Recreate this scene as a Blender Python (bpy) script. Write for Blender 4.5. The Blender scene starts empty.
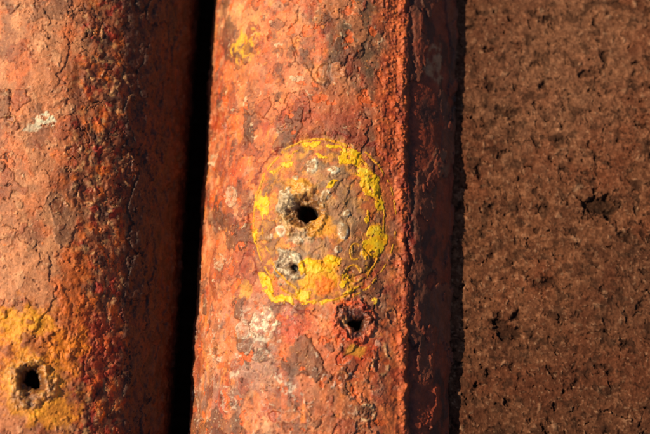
import bpy, math, numpy as np
from mathutils import Matrix, Vector
F=np.float32
PX=0.0005            # one unit of layout = half a millimetre
SP=0.62              # dense mesh spacing
f=1300.0; D=1300.0
R=130.0
AX_MAIN=8.0; AX_LEFT=-271.0
tilt=math.radians(12.8); roll=math.radians(2.2)
r0=np.array([1,0,0.]); u0=np.array([0,math.cos(tilt),math.sin(tilt)]); b0=np.array([0,-math.sin(tilt),math.cos(tilt)])
CR=r0*math.cos(roll)+u0*math.sin(roll); CU=-r0*math.sin(roll)+u0*math.cos(roll); CB=b0
CP=b0*D

# ------------------------------------------------------------ noise tools
rng=np.random.RandomState(7)
_a=rng.rand(256,256)*2*np.pi
GX=np.cos(_a).astype(F); GY=np.sin(_a).astype(F)
RND=rng.rand(6,256,256).astype(F)
def gn(x,y,seed):
    x=x+seed*37.13; y=y+seed*91.71
    xf=np.floor(x); yf=np.floor(y); ix=xf.astype(np.int32); iy=yf.astype(np.int32)
    x=(x-xf).astype(F); y=(y-yf).astype(F)
    x0=ix&255; x1=(ix+1)&255; y0=iy&255; y1=(iy+1)&255
    u=x*x*x*(x*(x*6-15)+10); w=y*y*y*(y*(y*6-15)+10)
    a=GX[x0,y0]*x+GY[x0,y0]*y
    b=GX[x1,y0]*(x-1)+GY[x1,y0]*y
    c=GX[x0,y1]*x+GY[x0,y1]*(y-1)
    d=GX[x1,y1]*(x-1)+GY[x1,y1]*(y-1)
    a=a+(b-a)*u; c=c+(d-c)*u
    return (a+(c-a)*w)*1.5
def fbm(x,y,o,seed,g=.5):
    t=0;A=1.;n=0
    for k in range(o):
        t=t+A*gn(x,y,seed+k*1.7); n+=A; A*=g; x=x*2.03; y=y*2.03
    return (t/n*1.5).astype(F)
def scat(x,y,seed,prob,rmin,rmax):
    x=x+seed*13.37; y=y+seed*7.77
    ix=np.floor(x).astype(np.int32); iy=np.floor(y).astype(np.int32)
    best=np.full(x.shape,9.,F); bid=np.zeros(x.shape,F)
    for dx in(-1,0,1):
        for dy in(-1,0,1):
            a=(ix+dx)&255; b=(iy+dy)&255
            cx=ix+dx+.15+.7*RND[0][a,b]; cy=iy+dy+.15+.7*RND[1][a,b]
            r=rmin+(rmax-rmin)*RND[2][a,b]**2
            asp=.65+.7*RND[3][a,b]
            d=np.sqrt(((x-cx)*asp)**2+((y-cy)/asp)**2)/r
            d=np.where(RND[4][a,b]<prob,d,9.)
            m=d<best; best=np.where(m,d,best).astype(F); bid=np.where(m,RND[5][a,b],bid).astype(F)
    return best,bid
def S(a,b,x):
    t=np.clip((x-a)/(b-a),0,1); return (t*t*(3-2*t)).astype(F)
def lin(c):
    c=np.array(c)/255.; return np.where(c<.04045,c/12.92,((c+.055)/1.055)**2.4).astype(F)
class Surf:
    def __init__(s,X,Y,su,sv,base,rg=.6):
        s.X,s.Y,s.u,s.v=X,Y,su,sv
        s.col=np.tile(lin(base),(len(X),1)).astype(F); s.h=np.zeros(len(X),F); s.r=np.full(len(X),rg,F)
        s.WX=fbm(su/16,sv/16,5,50,.6); s.WY=fbm(su/16,sv/16,5,61,.6); s.brk=fbm(su/6,sv/6,4,66,.6)
    def mix(s,c,m):
        s.col+=(lin(c)-s.col)*np.clip(m,0,1)[:,None]
    def d(s,cx,cy,rx,ry,w=4,rot=0):
        x=s.X+s.WX*w-cx; y=s.Y+s.WY*w-cy
        if rot:
            a=math.radians(rot); x,y=x*math.cos(a)+y*math.sin(a),-x*math.sin(a)+y*math.cos(a)
        return np.sqrt((x/rx)**2+(y/ry)**2).astype(F)
    def blob(s,cx,cy,rx,ry,w=4,e=.15,rot=0):
        return S(1+e,1-e,s.d(cx,cy,rx,ry,w,rot))
    def flakes(s,sx,sy,seed,th,dh,c,amt,edge=.6,ec=(60,22,12),mask=1.,o=6,dr=0):
        t=fbm(s.u/sx,s.v/sy,o,seed,.5)
        gate=S(-.25,.2,fbm(s.u/40,s.v/50,3,seed+300))      # the flake edge lifts only in places
        i=S(th-.012,th+.012,t)*mask; soft=S(th-.05,th+.06,t)*mask
        e=np.exp(-((t-th+.01)/.016)**2)*mask*gate
        s.h+=dh*(i*gate+soft*(1-gate)*.5); s.mix(c,(i*gate+soft*(1-gate))*amt); s.mix(ec,e*edge); s.r+=dr*i; return i
    def cracks(s,sx,sy,seed,wd,mask,dep=1.2,c=(50,18,10)):
        t=np.abs(fbm(s.u/sx,s.v/sy,5,seed,.5)); k=S(wd,wd*.3,t)*mask
        s.h-=dep*k; s.mix(c,k*.85)
    def blister(s,cx,cy,rx,ry,c=(205,170,140),fill=None,w=5.,rot=0,h=1.1,wd=.16,amt=.6):
        d=s.d(cx,cy,rx,ry,w,rot); brk=S(-.25,.35,fbm(s.u/8,s.v/8,3,cx*.1))
        ring=np.exp(-((d-1)/wd)**2)*brk
        if fill is not None: s.mix(fill,S(1.1,.9,d)*.62*S(-.45,.15,s.brk))
        s.mix(c,ring*amt); s.mix((55,20,12),np.exp(-((d-1.25)/.13)**2)*.5*brk)
        s.h+=h*ring-.5*h*S(1.,.7,d); s.r-=.25*S(1.2,.9,d)
    def chips(s,cell,seed,prob,rmin,rmax,c,amt,dh,ring=False,w=3,mask=1.):
        x=(s.u+s.WX*w)/cell; y=(s.v+s.WY*w)/cell
        d,i=scat(x,y,seed,prob,rmin,rmax)
        m=(np.exp(-((d-1)/.22)**2) if ring else S(1.08,.92,d))*mask
        s.mix(c,m*amt*(.4+.6*i)); s.h+=dh*m; return m

# ------------------------------------------------------------ mesh tools
def make_mesh(name,co,faces,col,rgh,mat):
    used=np.unique(faces); rm=np.zeros(len(co),np.int64); rm[used]=np.arange(len(used))
    fc=rm[faces].astype(np.int32); co=(co[used]*PX).astype(F)
    me=bpy.data.meshes.new(name); n=len(fc)
    me.vertices.add(len(co)); me.vertices.foreach_set("co",co.ravel())
    me.loops.add(n*4); me.loops.foreach_set("vertex_index",fc.ravel())
    me.polygons.add(n); me.polygons.foreach_set("loop_start",(np.arange(n)*4).astype(np.int32))
    me.polygons.foreach_set("loop_total",np.full(n,4,np.int32))
    me.update(calc_edges=True)
    me.polygons.foreach_set("use_smooth",np.ones(n,bool))
    a=me.attributes.new("Col",'FLOAT_COLOR','POINT')
    c4=np.ones((len(co),4),F); c4[:,:3]=np.clip(col[used],.002,.9); a.data.foreach_set("color",c4.ravel())
    b=me.attributes.new("Rgh",'FLOAT','POINT'); b.data.foreach_set("value",np.clip(rgh[used],.1,1).astype(F))
    me.materials.append(mat); me.update()
    o=bpy.data.objects.new(name,me); bpy.context.scene.collection.objects.link(o); return o

def material(name,bump,spec,cv=.2,s1=1000.,s2=2800.):
    m=bpy.data.materials.new(name); m.use_nodes=True; N=m.node_tree.nodes; L=m.node_tree.links
    p=N["Principled BSDF"]; tc=N.new("ShaderNodeTexCoord")
    a=N.new("ShaderNodeAttribute"); a.attribute_name="Col"
    b=N.new("ShaderNodeAttribute"); b.attribute_name="Rgh"
    n1=N.new("ShaderNodeTexNoise"); n1.inputs["Scale"].default_value=s1; n1.inputs["Detail"].default_value=6; n1.inputs["Roughness"].default_value=.65
    n2=N.new("ShaderNodeTexNoise"); n2.inputs["Scale"].default_value=s2; n2.inputs["Detail"].default_value=3
    L.new(tc.outputs["Object"],n1.inputs["Vector"]); L.new(tc.outputs["Object"],n2.inputs["Vector"])
    mr=N.new("ShaderNodeMapRange"); mr.inputs["From Min"].default_value=.3; mr.inputs["From Max"].default_value=.7
    mr.inputs["To Min"].default_value=1-cv; mr.inputs["To Max"].default_value=1+cv
    L.new(n1.outputs["Fac"],mr.inputs["Value"])
    vm=N.new("ShaderNodeVectorMath"); vm.operation='SCALE'
    L.new(a.outputs["Color"],vm.inputs[0]); L.new(mr.outputs["Result"],vm.inputs["Scale"])
    L.new(vm.outputs["Vector"],p.inputs["Base Color"])
    ma=N.new("ShaderNodeMath"); ma.operation='MULTIPLY_ADD'; ma.inputs[1].default_value=.8
    L.new(n2.outputs["Fac"],ma.inputs[0])
    sb=N.new("ShaderNodeMath"); sb.operation='SUBTRACT'; sb.inputs[1].default_value=.4
    L.new(b.outputs["Fac"],sb.inputs[0]); L.new(sb.outputs[0],ma.inputs[2]); L.new(ma.outputs[0],p.inputs["Roughness"])
    p.inputs["Specular IOR Level"].default_value=spec
    ad=N.new("ShaderNodeMath"); ad.operation='ADD'; L.new(n1.outputs["Fac"],ad.inputs[0]); L.new(n2.outputs["Fac"],ad.inputs[1])
    bp=N.new("ShaderNodeBump"); bp.inputs["Strength"].default_value=bump; bp.inputs["Distance"].default_value=.0005
    L.new(ad.outputs[0],bp.inputs["Height"]); L.new(bp.outputs["Normal"],p.inputs["Normal"])
    return m
M_RUST=material("rusted_painted_steel",.4,.6)
M_CRAT=material("corrosion_crust",.45,.9)
M_YEL=material("yellow_marker_paint",.25,.4,.1)
M_GND=material("pitted_brown_concrete",.35,.1,.25,800.)

def axis_samples(lo,hi,dlo,dhi,dense,coarse):
    return np.concatenate([np.arange(lo,dlo,coarse),np.arange(dlo,dhi,dense),np.arange(dhi,hi+coarse*.5,coarse)])
def project(P):
    q=P-CP; z=-(q@CB); return (325+f*(q@CR)/z).astype(F),(217-f*(q@CU)/z).astype(F)

def tube(ax,t0,t1):
    th=axis_samples(-180,179,t0,t1,math.degrees(SP/R),1.2); th=np.radians(th[th<179.2])
    vv=axis_samples(-900,900,-240,228,SP,4.)
    T,V=np.meshgrid(th,vv,indexing='ij'); T=T.ravel(); V=V.ravel()
    P=np.stack([ax+R*np.sin(T),V,R*np.cos(T)],1); X,Y=project(P)
    side=np.abs(T)>math.radians(100); X=np.where(side,-5000,X).astype(F)
    nT,nV=len(th),len(vv); i=np.arange(nT)[:,None]; j=np.arange(nV-1)[None]
    i2=(i+1)%nT
    fc=np.stack([i*nV+j,i2*nV+j,i2*nV+j+1,i*nV+j+1],-1).reshape(-1,4)
    return T,V,X,Y,fc
def displaced(ax,T,V,h):
    r=R+h; return np.stack([ax+r*np.sin(T),V,r*np.cos(T)],1)

def crater(s,cx,cy,rx,ry,hole,depth,cols,seed,jag=3.2,rim=2.4):
    d=s.d(cx,cy,rx,ry,8); dh=s.d(cx+hole[0],cy+hole[1],hole[2],hole[3],jag)
    lump=fbm(s.u/8,s.v/8,5,seed,.5); lump2=fbm(s.u/2.6,s.v/2.6,3,seed+3)
    m=S(1.12,.78,d)
    s.h=s.h*(1-m)+m*(rim*np.exp(-((d-.72)/.25)**2)+2.6*lump+.5*lump2)
    s.mix(cols[0],m*.85); s.mix(cols[1],m*S(-.05,.3,lump)*.85); s.mix(cols[2],m*S(.05,.4,fbm(s.u/9,s.v/9,5,seed+7,.6))*.9)
    s.mix(cols[3],m*S(.1,.5,lump2)*S(-.1,.3,fbm(s.u/14,s.v/14,3,seed+9))*.6)
    s.mix((60,28,14),m*S(.0,-.35,lump)*.65)
    fun=S(2.2,1.,dh); s.h-=fun*depth*.35; s.mix((80,44,22),fun*.65)
    s.h-=S(1.12,.8,dh)*depth; s.mix((18,9,6),S(1.2,1.0,dh))
    s.r=np.where(m>.5,.42-.2*lump,s.r).astype(F)
    return d,dh

# ============================================================ MAIN PIPE
T,V,X,Y,FC=tube(AX_MAIN,-88,84)
u=(T*R).astype(F); v=V.astype(F)
s=Surf(X,Y,u,v,(204,108,60))
n1=fbm(u/110,v/150,5,1); n2=fbm(u/38,v/45,6,2); n3=fbm(u/12,v/12,5,3); nf=fbm(u/3.2,v/3.2,3,4); st=fbm(u/16,v/80,5,5,.6)
s.h+=1.5*n2+.5*n3+.16*nf
s.mix((218,146,106),S(-.15,.45,n1+.3*n3)*.65)
s.mix((194,84,38),S(-.02,.32,n2)*.75)
s.mix((228,128,44),S(.08,.42,fbm(u/22,v/26,6,9,.55))*.65)
s.mix((150,74,52),S(.0,.45,st)*.55)
s.mix((166,52,26),S(.08,.4,fbm(u/34,v/38,6,12,.55))*.75)
s.mix((112,62,44),S(.12,.4,fbm(u/28,v/40,6,13,.55))*.75)
s.mix((212,158,128),S(.15,.5,fbm(u/16,v/20,6,15,.6))*.45)
z=s.blob(345,60,36,95,30,.5); s.mix((106,74,52),z*S(-.35,.2,st+.3*n3)*.85)
z=s.blob(362,25,24,60,20,.4); s.mix((88,66,48),z*.6)
z=s.blob(262,345,52,50,26,.5); s.mix((150,114,104),z*S(-.3,.2,n2+.5*n3)*.8)
z=s.blob(320,392,45,46,26,.4); s.mix((98,62,54),z*S(-.3,.2,st)*.8)
z=s.blob(235,300,26,60,20,.4); s.mix((190,124,98),z*S(-.3,.2,n3)*.5)
z=s.blob(225,395,24,40,20,.4); s.mix((156,118,110),z*S(-.2,.3,st)*.6)
s.mix((190,46,20),s.blob(300,330,40,14,18,.4)*.55); s.mix((206,70,20),s.blob(350,360,34,20,20,.4)*.65)
s.mix((170,54,28),s.blob(330,108,45,22,18,.5)*.5); s.mix((166,48,28),s.blob(222,150,14,26,16,.5)*.35)
s.mix((230,168,118),s.blob(238,15,30,24,20,.6)*.45)
left=S(395,375,X+6*n3)
s.flakes(60,75,20,.18,1.1,(210,124,78),.45,.45,mask=left)
s.flakes(34,46,31,.32,1.1,(148,60,34),.65,.5,mask=left)
s.flakes(44,60,34,.35,1.3,(96,58,42),.7,.6,mask=left)
s.flakes(18,22,44,.44,.9,(106,60,44),.65,.45,mask=left)
s.flakes(15,17,46,.42,-.9,(214,92,28),.8,.35,mask=left)
s.cracks(70,60,71,.009,left*S(.05,.25,fbm(u/80,v/80,3,73)))
s.cracks(45,50,75,.011,left*S(.08,.26,fbm(u/60,v/60,3,77)))
s.chips(17,81,.4,.05,.14,(232,206,174),.6,.4,False,8,left)
low=S(270,330,Y)*left
s.chips(14,89.5,.55,.06,.2,(226,200,184),.6,.5,False,10,low); s.chips(7,94,.5,.08,.22,(228,206,190),.55,.4,False,5,low*S(-.1,.2,n2+.3*n1)); s.chips(24,91,.5,.1,.22,(208,182,172),.5,.5,True,10,low)
s.chips(26,83,.40,.08,.2,(104,44,28),.6,-.7,False,8,left)
s.chips(44,85,.25,.12,.22,(216,166,130),.3,.7,True,10,left)
s.chips(9,87,.55,.06,.16,(84,34,22),.65,-.7,False,3,left)
s.chips(5,88,.55,.08,.2,(104,44,26),.55,-.5,False,2,left)
s.chips(4,93,.4,.1,.2,(236,182,132),.45,.3,False,2,left)
s.chips(11,89,.35,.05,.14,(232,140,54),.6,.4,False,4,left)
# crusty shoulder and shaded flank
cr=S(374,398,X+18*n2+10*n3)*S(330,120,Y+40*n2)
cr2=S(388,404,X+8*n3+6*n2)
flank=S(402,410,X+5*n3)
crm=np.maximum(cr,cr2)
g,gi=scat(u/3.4,v/3.4,5,.95,.35,.6); g2,_=scat(u/7,v/7,6,.6,.25,.5)
s.h+=crm*(1-.85*flank)*(.9*S(1.1,.3,g)*gi*1.5+1.2*S(1.1,.2,g2))
s.mix((192,84,36),crm*.75); s.mix((222,126,58),crm*S(.9,.2,g)*gi*.6); s.mix((124,38,20),crm*S(-.05,.3,fbm(u/15,v/20,5,14))*.75)
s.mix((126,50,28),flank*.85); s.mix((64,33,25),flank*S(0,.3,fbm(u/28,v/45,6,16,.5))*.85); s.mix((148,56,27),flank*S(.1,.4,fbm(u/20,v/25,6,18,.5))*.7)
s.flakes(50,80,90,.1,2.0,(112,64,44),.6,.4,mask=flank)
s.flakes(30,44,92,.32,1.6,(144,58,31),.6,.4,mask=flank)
ew=X+4.5*n3+2.5*n2
s.h+=(2.2+1.6*n2)*np.exp(-((ew-403)/4.)**2)-1.4*np.exp(-((ew-411)/2.4)**2)
s.mix((60,20,12),np.exp(-((ew-410.5)/1.8)**2)*.6)
s.mix((168,128,96),s.blob(434,62,10,18,9)*S(-.3,.2,n3)*.7); s.mix((124,92,68),s.blob(440,160,8,22,8)*S(-.3,.2,n3)*.5)
# large flaked-off disc around the mark
dc=s.d(328,224,82,92,7); s.h-=1.2*S(1.02,.97,dc); s.mix((130,34,18),np.exp(-((dc-1)/.02)**2)*.8*S(-.3,.1,fbm(u/20,v/20,3,21)))
din=s.d(319,220.5,66,82,1.5)
inn=S(1.02,.9,din)
s.h*=1-.35*inn
s.mix((192,108,54),inn*.55); s.mix((136,92,62),inn*S(-.12,.28,fbm(u/18,v/20,5,23,.5))*.75)
s.mix((222,142,52),inn*S(.05,.3,fbm(u/10,v/11,5,25,.5))*.75)
s.mix((118,46,26),s.blob(372,262,20,26,14,.3)*.5)
s.flakes(24,28,28,.25,1.0,(122,88,62),.6,.4,mask=inn)
s.mix((144,118,92),s.blob(345,208,17,24,12,.3)*.6); s.mix((156,126,98),s.blob(328,176,22,11,10,.3)*.5); s.mix((148,128,106),s.blob(316,250,16,9,12,.3)*.5)
s.mix((244,160,14),s.blob(317,275,22,18,9,.2)*.95); s.mix((230,104,12),s.blob(324,286,11,8,7,.2)*.8); s.h+=1.4*s.blob(317,276,14,14,8,.3)
s.mix((232,166,40),s.blob(247,46,11,15,12,.25)*S(-.3,.1,n3)*.85); s.mix((120,62,30),s.blob(247,48,5,8,6,.2)*.8)
s.mix((224,154,56),s.blob(245,290,7,10,7,.2)*.7); s.mix((226,158,46),s.blob(355,350,11,8,8,.2)*.7)
sm=np.exp(-((din-.93)/.1)**2)*S(.0,.4,fbm(u/9,v/9,5,29,.5)); s.mix((224,156,34),sm*.8)
for b in [(220,122,9,14,(216,140,104),(170,60,38)),(231,198,5,9,(230,206,178),(214,176,146)),(214,160,4,7,(230,206,178),(218,184,154)),
          (221,262,4,7,(228,204,174),(212,176,148)),(265,322,11,17,(230,210,184),(198,152,126)),(243,332,8,9,(210,190,174),(186,154,138)),
          (356,252,7,8,(226,176,50),None),(353,273,7,9,(220,170,50),None),(393,318,6,9,(206,124,66),(116,50,30)),
          (382,360,8,15,(216,170,120),(128,68,44)),(366,413,10,8,(220,190,150),(120,82,58)),(340,378,9,7,(224,138,80),None),
          (273,415,9,7,(214,126,78),(166,42,20)),(229,404,7,9,(212,186,170),None),(215,350,6,9,(224,180,142),None),(330,72,14,9,(196,132,90),None),
          (395,262,5,7,(186,112,58),None),(282,128,6,4,(216,162,124),None)]:
    s.blister(b[0],b[1],b[2],b[3],b[4],b[5])
s.mix((232,220,200),s.blob(265,322,7,11,18,.25)*S(-.1,.35,s.brk)*.85); s.mix((216,204,190),s.blob(256,345,11,8,18,.25)*S(-.05,.35,s.brk)*.7)
s.mix((222,204,184),s.blob(236,372,6,10,14,.2)*S(-.1,.3,s.brk)*.55); s.mix((216,200,186),s.blob(290,385,12,7,16,.25)*S(-.05,.3,s.brk)*.5)
cA,hA=crater(s,354,322,17,14,(1,2,8,4.5),12,[(136,56,30),(176,82,38),(84,34,18),(210,122,60)],33,4.4)
s.mix((206,66,24),np.exp(-((s.d(354,322,21,17,9)-1)/.12)**2)*.6); s.h+=2.6*np.exp(-((s.d(354,322,20,16,9)-1)/.12)**2)
s.mix((60,24,14),s.blob(352,312,17,3.5,8,.3)*.7); s.mix((214,150,90),s.blob(345,322,5,4,5,.3)*.6)
k=np.exp(-((s.Y-(322+.5*(s.X-375))+3*s.WY)/2.)**2)*S(368,374,X)*S(396,388,X); s.h-=1.5*k; s.mix((60,20,10),k*.7)
cB,hB=crater(s,290,266,16,17,(3,2,3.2,3.2),3.5,[(184,158,132),(212,194,168),(146,114,82),(238,226,204)],35)
cC,hC=crater(s,303,210,27,29,(2,2,10,9),20,[(190,130,66),(202,158,98),(154,94,38),(238,214,168)],37,3.8,2.8)
m=s.blob(287,202,8,10,9,.3); s.mix((196,174,146),m*.7); s.h+=1.5*m; s.mix((182,160,134),s.blob(300,238,13,6,8,.3)*.55)
s.mix((232,154,26),s.blob(322,226,15,9,10,.3)*.7); s.mix((232,156,26),s.blob(298,186,16,6,8,.3)*.65)
for cx,cy,rx,ry,ro in[(312,166,5.5,8,25),(334,170,6,4,0),(343,230,5,8,0),(298,241,5,4,0),(281,231,5,6,0),(326,196,4,6,0),(269,238,3,5,0),(330,182,3,3,0),(285,192,4,3,0),(347,214,3,4,0),(296,178,3,3,0),(338,248,3,3,0)]:
    d=s.d(cx,cy,rx,ry,3.0,ro); m=S(1.1,.85,d); s.h+=1.6*np.sqrt(np.clip(1.1-d*d,0,1)); s.mix((178,142,104),m*.5); s.mix((246,236,214),np.exp(-((d-.8)/.25)**2)*.7*S(-.3,.2,s.brk)); s.r=np.where(m>.4,.16,s.r).astype(F)
# ---- yellow mark (its own paint layer)
n_br=fbm(u/13,v/13,4,41,.5)
p1=np.exp(-((din-1.0)*66/1.15)**2)*S(-.45,-.25,n_br)
d2=s.d(322,220,60,76,1.4); p2=np.exp(-((d2-1.0)*62/.95)**2)*S(-.2,.0,fbm(u/15,v/15,4,43))*S(320,300,X)
d3=s.d(331,221,66,80,1.4); p3=np.exp(-((d3-1.0)*62/.9)**2)*S(-.1,.1,fbm(u/15,v/15,4,47))*S(340,360,X)*.9
P=np.maximum(np.maximum(p1,p2),p3)*.75
for cx,cy,rx,ry in[(355,252,6,8),(353,273,6,8)]:
    P=np.maximum(P,np.exp(-((s.d(cx,cy,rx,ry,1.6)-1)*7/1.0)**2)*.7*S(-.4,-.1,n_br))
blobs=np.zeros(len(X),F)
for b in[(352,156,12,5,35),(335,148,9,2.6,12),(311,144,9,2.2,-8),(371,185,9,13,-20),(379,203,7,7,0),(377,240,10,16,0),(262,205,5.5,12,0),(287,161,6,3.5,-30),
         (267,286,4.5,15,-22),(283,299,11,3.6,15),(331,264,7,10,0),(302,295,8,4,0),(318,301,14,1.8,0),(350,290,9,2,-25),(362,171,6,5,40),(345,159,7,6,0),
         (272,172,3,2,-40),(366,250,3,9,0),(311,267,14,8,0),(257,234,1.7,10,0),(375,300,2.5,4,0),(366,216,2,6,0),(320,155,8,2,10),(333,184,3,8,70),(345,280,4,6,20)]:
    blobs=np.maximum(blobs,s.blob(b[0],b[1],b[2],b[3],5.5,.3,b[4]))
wear=fbm(u/7,v/7,4,45,.5)
P=np.maximum(P,blobs*(1-.75*S(.36,.48,wear)))
P=P*S(1.25,1.6,hC)
P=np.where(P>.999,.999,P).astype(F)
ycol=np.tile(lin((212,152,36)),(len(X),1)).astype(F)
def ym(c,m):
    global ycol
    ycol+=(lin(c)-ycol)*np.clip(m,0,1)[:,None]
ym((246,190,20),blobs*.9); ym((228,144,14),S(.05,.4,fbm(u/9,v/9,4,46))*.6); ym((252,220,90),S(.15,.5,n3)*.45*blobs); ym((150,92,30),S(.2,.45,wear)*.5)
s.mix((216,148,42),S(.1,.5,P)*.6)
GAIN=np.array([1.1,1.1,1.0],F)
s.col*=np.clip(1+.34*n3+.24*nf,.4,1.7)[:,None]*GAIN
ycol*=1.08
co=displaced(AX_MAIN,T,V,s.h)
fm=lambda q: q[FC].mean(1)
hole=(fm(hC)<.86)|(fm(hA)<.8)
kC=(fm(cC)<1.0)&~hole; kB=(fm(cB)<1.0)&~kC&~hole; kA=(fm(cA)<1.05)&~hole&~kC&~kB
wall=~(hole|kC|kB|kA)
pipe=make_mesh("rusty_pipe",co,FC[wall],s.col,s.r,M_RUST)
def part(o,par,label=None):
    o.parent=par
    if label: o["label"]=label
part(make_mesh("corrosion_crater",co,FC[kC],s.col,s.r,M_CRAT),pipe,"orange-brown crusted crater around a black hole rusted through the steel")
part(make_mesh("corrosion_crater",co,FC[kB],s.col,s.r,M_CRAT),pipe,"pale grey corrosion nodule with a small shallow pit")
part(make_mesh("corrosion_crater",co,FC[kA],s.col,s.r,M_CRAT),pipe,"burst dark pit with red flaking rim")
yf=fm(P)>.40
hy=s.h+np.clip((P-.40)*2.2,-.2,.5)
part(make_mesh("yellow_paint_ring",displaced(AX_MAIN,T,V,hy),FC[yf],ycol,np.full(len(X),.5,F),M_YEL),pipe,"chipped yellow marker paint circle around the hole")

# ============================================================ SECOND PIPE
T,V,X,Y,FC=tube(AX_LEFT,-42,84)
u=(T*R).astype(F)+3000; v=V.astype(F)+500
s=Surf(X,Y,u,v,(190,112,72))
n1=fbm(u/110,v/150,5,1); n2=fbm(u/38,v/45,6,2); n3=fbm(u/12,v/12,5,3); nf=fbm(u/3.2,v/3.2,3,4); st=fbm(u/16,v/80,5,5,.6)
s.h+=1.3*n2+.45*n3+.16*nf
s.mix((212,148,106),S(-.2,.4,n1)*.55); s.mix((162,88,54),S(0,.4,n2)*.6); s.mix((206,98,42),S(.08,.45,fbm(u/24,v/30,6,9,.5))*.65); s.mix((128,68,46),S(.12,.4,fbm(u/30,v/44,6,13,.5))*.6)
s.flakes(60,75,120,.15,1.0,(200,122,80),.5,.45); s.flakes(30,40,131,.34,.9,(150,68,40),.6,.45); s.flakes(44,50,134,.38,1.1,(108,68,48),.6,.5); s.flakes(20,26,142,.44,.7,(214,150,110),.6,.3)
s.cracks(60,60,171,.010,S(.0,.2,fbm(u/80,v/80,3,173))); s.cracks(40,44,175,.010,S(.1,.3,fbm(u/60,v/60,3,177)))
s.chips(15,181,.35,.05,.14,(230,194,160),.5,.4,False,8); s.chips(10,183,.45,.07,.18,(94,42,28),.65,-.6,False,3); s.chips(44,185,.25,.12,.24,(212,166,128),.3,.7,True,10); s.chips(10,187,.35,.05,.16,(226,118,42),.7,.5,False,3); s.chips(5,188,.55,.08,.2,(106,48,28),.55,-.5,False,2); s.chips(4,193,.4,.1,.2,(232,180,136),.4,.3,False,2)
band=S(56,100,X+30*n2+16*n3+.05*(Y-200))
g,gi=scat(u/5,v/5,5,.9,.3,.6); g2,g2i=scat(u/13,v/13,6,.6,.25,.55)
s.mix((132,62,30),band*.75); s.h+=band*(.5*S(1.1,.3,g)*gi+1.1*S(1.1,.4,g2)*g2i+1.2*n3)
s.mix((214,106,28),band*S(.02,.35,fbm(u/14,v/20,6,190,.5))*.85); s.mix((58,29,18),band*S(.05,.32,fbm(u/13,v/18,5,192,.5))*.85)
s.mix((170,40,20),band*S(.2,.45,fbm(u/12,v/14,5,194,.5))*.7); s.mix((202,148,98),band*S(.15,.45,fbm(u/8,v/9,4,196,.5))*.6)
s.mix((186,56,22),s.blob(98,350,20,38,24,.4)*.5); s.mix((216,102,22),s.blob(74,300,16,60,18,.4)*.6)
fl=S(112,130,X+12*n3); s.mix((48,26,19),fl*.88); s.mix((82,38,21),fl*S(0,.35,fbm(u/22,v/40,5,198))*.65)  # shaded right side: shade put into the colour, along with dark scabs
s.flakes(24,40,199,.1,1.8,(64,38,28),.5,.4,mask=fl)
s.mix((236,218,192),s.blob(42,121,15,6,12,.2,-15)*S(-.2,.15,s.brk)*.9); s.mix((218,200,176),s.blob(33,128,8,4,8,.3)*.6)
for b in[(72,150,9,6),(125,90,6,12),(96,70,8,8),(10,120,6,5),(58,205,7,7),(88,195,8,10),(130,170,6,14)]: s.blister(*b,(220,162,110),(132,62,32))
om=s.blob(24,355,56,44,34,.35)
s.mix((202,108,32),om*.7); s.mix((236,138,24),om*S(-.1,.3,fbm(u/15,v/15,5,230,.5))*.85)
s.mix((246,158,26),s.blob(16,324,34,14,18,.3)*.9); s.mix((240,130,20),s.blob(68,348,22,16,18,.3)*.8)
s.mix((234,144,26),s.blob(52,412,28,18,18,.3)*.8); s.mix((130,64,26),om*S(.05,.4,n3)*.8); s.h+=om*1.2*n3
cD,hD=crater(s,32,383,26,27,(-1,-3,8,8),22,[(190,118,50),(210,150,82),(138,78,34),(232,172,74)],137,4.4,2.6)
s.mix((240,158,28),np.exp(-((s.d(33,386,25,28,10)-1)/.18)**2)*.6)
s.col*=np.clip(1+.34*n3+.24*nf,.4,1.7)[:,None]*GAIN
co=displaced(AX_LEFT,T,V,s.h)
hole=fm(hD)<.86; kD=(fm(cD)<1.)&~hole
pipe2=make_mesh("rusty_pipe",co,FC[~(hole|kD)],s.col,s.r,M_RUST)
part(make_mesh("corrosion_crater",co,FC[kD],s.col,s.r,M_CRAT),pipe2,"orange-brown crusted crater around a rusted-through hole")

# ============================================================ GROUND
ZG=.5*R; RR=R+6
def arc(ax,a0,a1,n):
    t=np.radians(np.linspace(a0,a1,n)); return np.stack([ax+RR*np.sin(t),RR*np.cos(t)],1)
xr=np.concatenate([np.arange(5000,460,-60),np.arange(460,AX_MAIN+.82*R,-SP)])
lf=-np.arange(-AX_LEFT+.82*R,5000,40)
prof=[np.stack([xr,np.full(len(xr),ZG)],1),arc(AX_MAIN,72,180,60),arc(AX_LEFT,180,288,60),np.stack([lf,np.full(len(lf),ZG)],1)]
prof=np.concatenate(prof)
vv=np.concatenate([np.arange(-5000,-280,60),np.arange(-280,270,SP),np.arange(270,5000,60)])
seg=np.r_[0,np.cumsum(np.linalg.norm(np.diff(prof,axis=0),axis=1))]
I,J=np.meshgrid(np.arange(len(prof)),np.arange(len(vv)),indexing='ij'); I=I.ravel(); J=J.ravel()
gx=prof[I,0]; gz=prof[I,1].copy(); gy=vv[J]; u=(-seg[I]+6000).astype(F); v=gy.astype(F)
nP,nV=len(prof),len(vv); i=np.arange(nP-1)[:,None]; j=np.arange(nV-1)[None]
FC=np.stack([i*nV+j,i*nV+j+1,(i+1)*nV+j+1,(i+1)*nV+j],-1).reshape(-1,4)
X,Y=project(np.stack([gx,gy,gz],1))
s=Surf(X,Y,u,v,(112,69,47),.85)
n0=fbm(u/220,v/220,3,200); n1=fbm(u/70,v/70,5,201); n2=fbm(u/20,v/20,6,202,.6); n3=fbm(u/7,v/7,4,203,.6); nf=fbm(u/2.4,v/2.4,3,204)
s.h+=1.6*n1+1.2*n2+.6*n3+.2*nf
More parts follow.
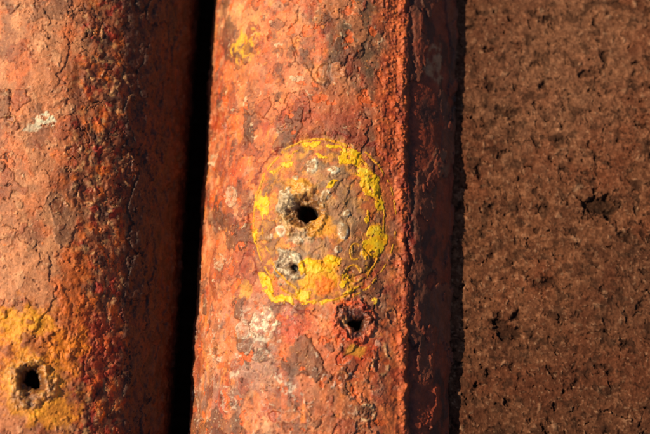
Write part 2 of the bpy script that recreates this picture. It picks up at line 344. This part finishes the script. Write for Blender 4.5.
s.mix((86,50,35),S(-.15,.35,n2)*.65); s.mix((138,94,68),S(.05,.45,n3)*.5); s.mix((104,52,33),S(-.1,.4,n1)*.5); s.mix((72,43,31),S(-.1,.5,n0)*.45)
s.mix((142,100,76),s.blob(560,70,90,90,60,.6)*.3)
s.mix((58,33,23),s.blob(540,430,160,70,60,.7)*.4)  # vignette-like light falloff put into the ground colour, darker at lower right
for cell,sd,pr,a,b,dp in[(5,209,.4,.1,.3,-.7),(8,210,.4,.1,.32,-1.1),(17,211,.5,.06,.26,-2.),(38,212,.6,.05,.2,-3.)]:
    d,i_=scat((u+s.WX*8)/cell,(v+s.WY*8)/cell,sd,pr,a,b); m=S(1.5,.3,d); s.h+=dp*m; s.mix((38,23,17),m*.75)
for cell,sd,pr,a,b,dp in[(6,220,.35,.15,.35,.5),(14,221,.3,.1,.3,1.1),(3.5,222,.3,.2,.4,.35)]:
    d,i_=scat((u+s.WX*4)/cell,(v+s.WY*4)/cell,sd,pr,a,b); m=S(1.2,.3,d); s.h+=dp*m; s.mix((176,132,102),m*.5*i_)
s.mix((46,29,21),S(.2,.45,fbm(u/14,v/14,5,240,.5))*.6)
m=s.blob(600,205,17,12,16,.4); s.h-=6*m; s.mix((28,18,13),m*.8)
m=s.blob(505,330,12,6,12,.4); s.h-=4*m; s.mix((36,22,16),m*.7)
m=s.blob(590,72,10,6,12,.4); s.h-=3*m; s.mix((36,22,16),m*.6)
flat=np.isclose(gz,ZG)
gz=gz+np.where(flat,s.h,0)
s.col*=np.clip(1+.35*n3+.3*nf,.35,1.8)[:,None]
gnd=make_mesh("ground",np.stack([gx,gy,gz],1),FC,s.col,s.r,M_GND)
gnd["kind"]="structure"; gnd["label"]="rough pitted brown concrete surface the pipes are bedded in"; gnd["category"]="ground"

pipe["label"]="rusty red steel pipe with a yellow-circled hole rusted through it"; pipe["category"]="pipe"
pipe2["label"]="rusty brown steel pipe with orange scabs and a small hole"; pipe2["category"]="pipe"
for p in(pipe,pipe2): p["group"]="rusty pipes lying side by side"

# ============================================================ LIGHT, CAMERA
sc=bpy.context.scene
el=math.radians(43); sy=.16
sd=np.array([-math.cos(el),sy,math.sin(el)]); sd/=np.linalg.norm(sd)
L=bpy.data.lights.new("sun","SUN"); L.energy=5.0; L.angle=math.radians(.6); L.color=(1,.83,.56)
lo=bpy.data.objects.new("sun",L); sc.collection.objects.link(lo); lo.rotation_euler=Vector(sd).to_track_quat('Z','Y').to_euler()
w=bpy.data.worlds.new("World"); sc.world=w; w.use_nodes=True
N=w.node_tree.nodes; bg=N["Background"]; sk=N.new("ShaderNodeTexSky"); sk.sky_type='NISHITA'; sk.sun_disc=False
sk.sun_elevation=math.asin(sd[2]); sk.sun_rotation=math.atan2(sd[0],sd[1])
w.node_tree.links.new(sk.outputs["Color"],bg.inputs["Color"]); bg.inputs["Strength"].default_value=.055
cam=bpy.data.cameras.new("camera"); cam.lens=36*f/650; cam.sensor_width=36; cam.clip_start=.01; cam.clip_end=100
cam.dof.use_dof=True; cam.dof.focus_distance=(D-R*.92)*PX; cam.dof.aperture_fstop=6
co_=bpy.data.objects.new("camera",cam); sc.collection.objects.link(co_)
mt=Matrix(((CR[0],CU[0],CB[0],CP[0]*PX),(CR[1],CU[1],CB[1],CP[1]*PX),(CR[2],CU[2],CB[2],CP[2]*PX),(0,0,0,1)))
co_.matrix_world=mt; sc.camera=co_
sc.view_settings.view_transform='Standard'; sc.view_settings.look='None'; sc.view_settings.exposure=0
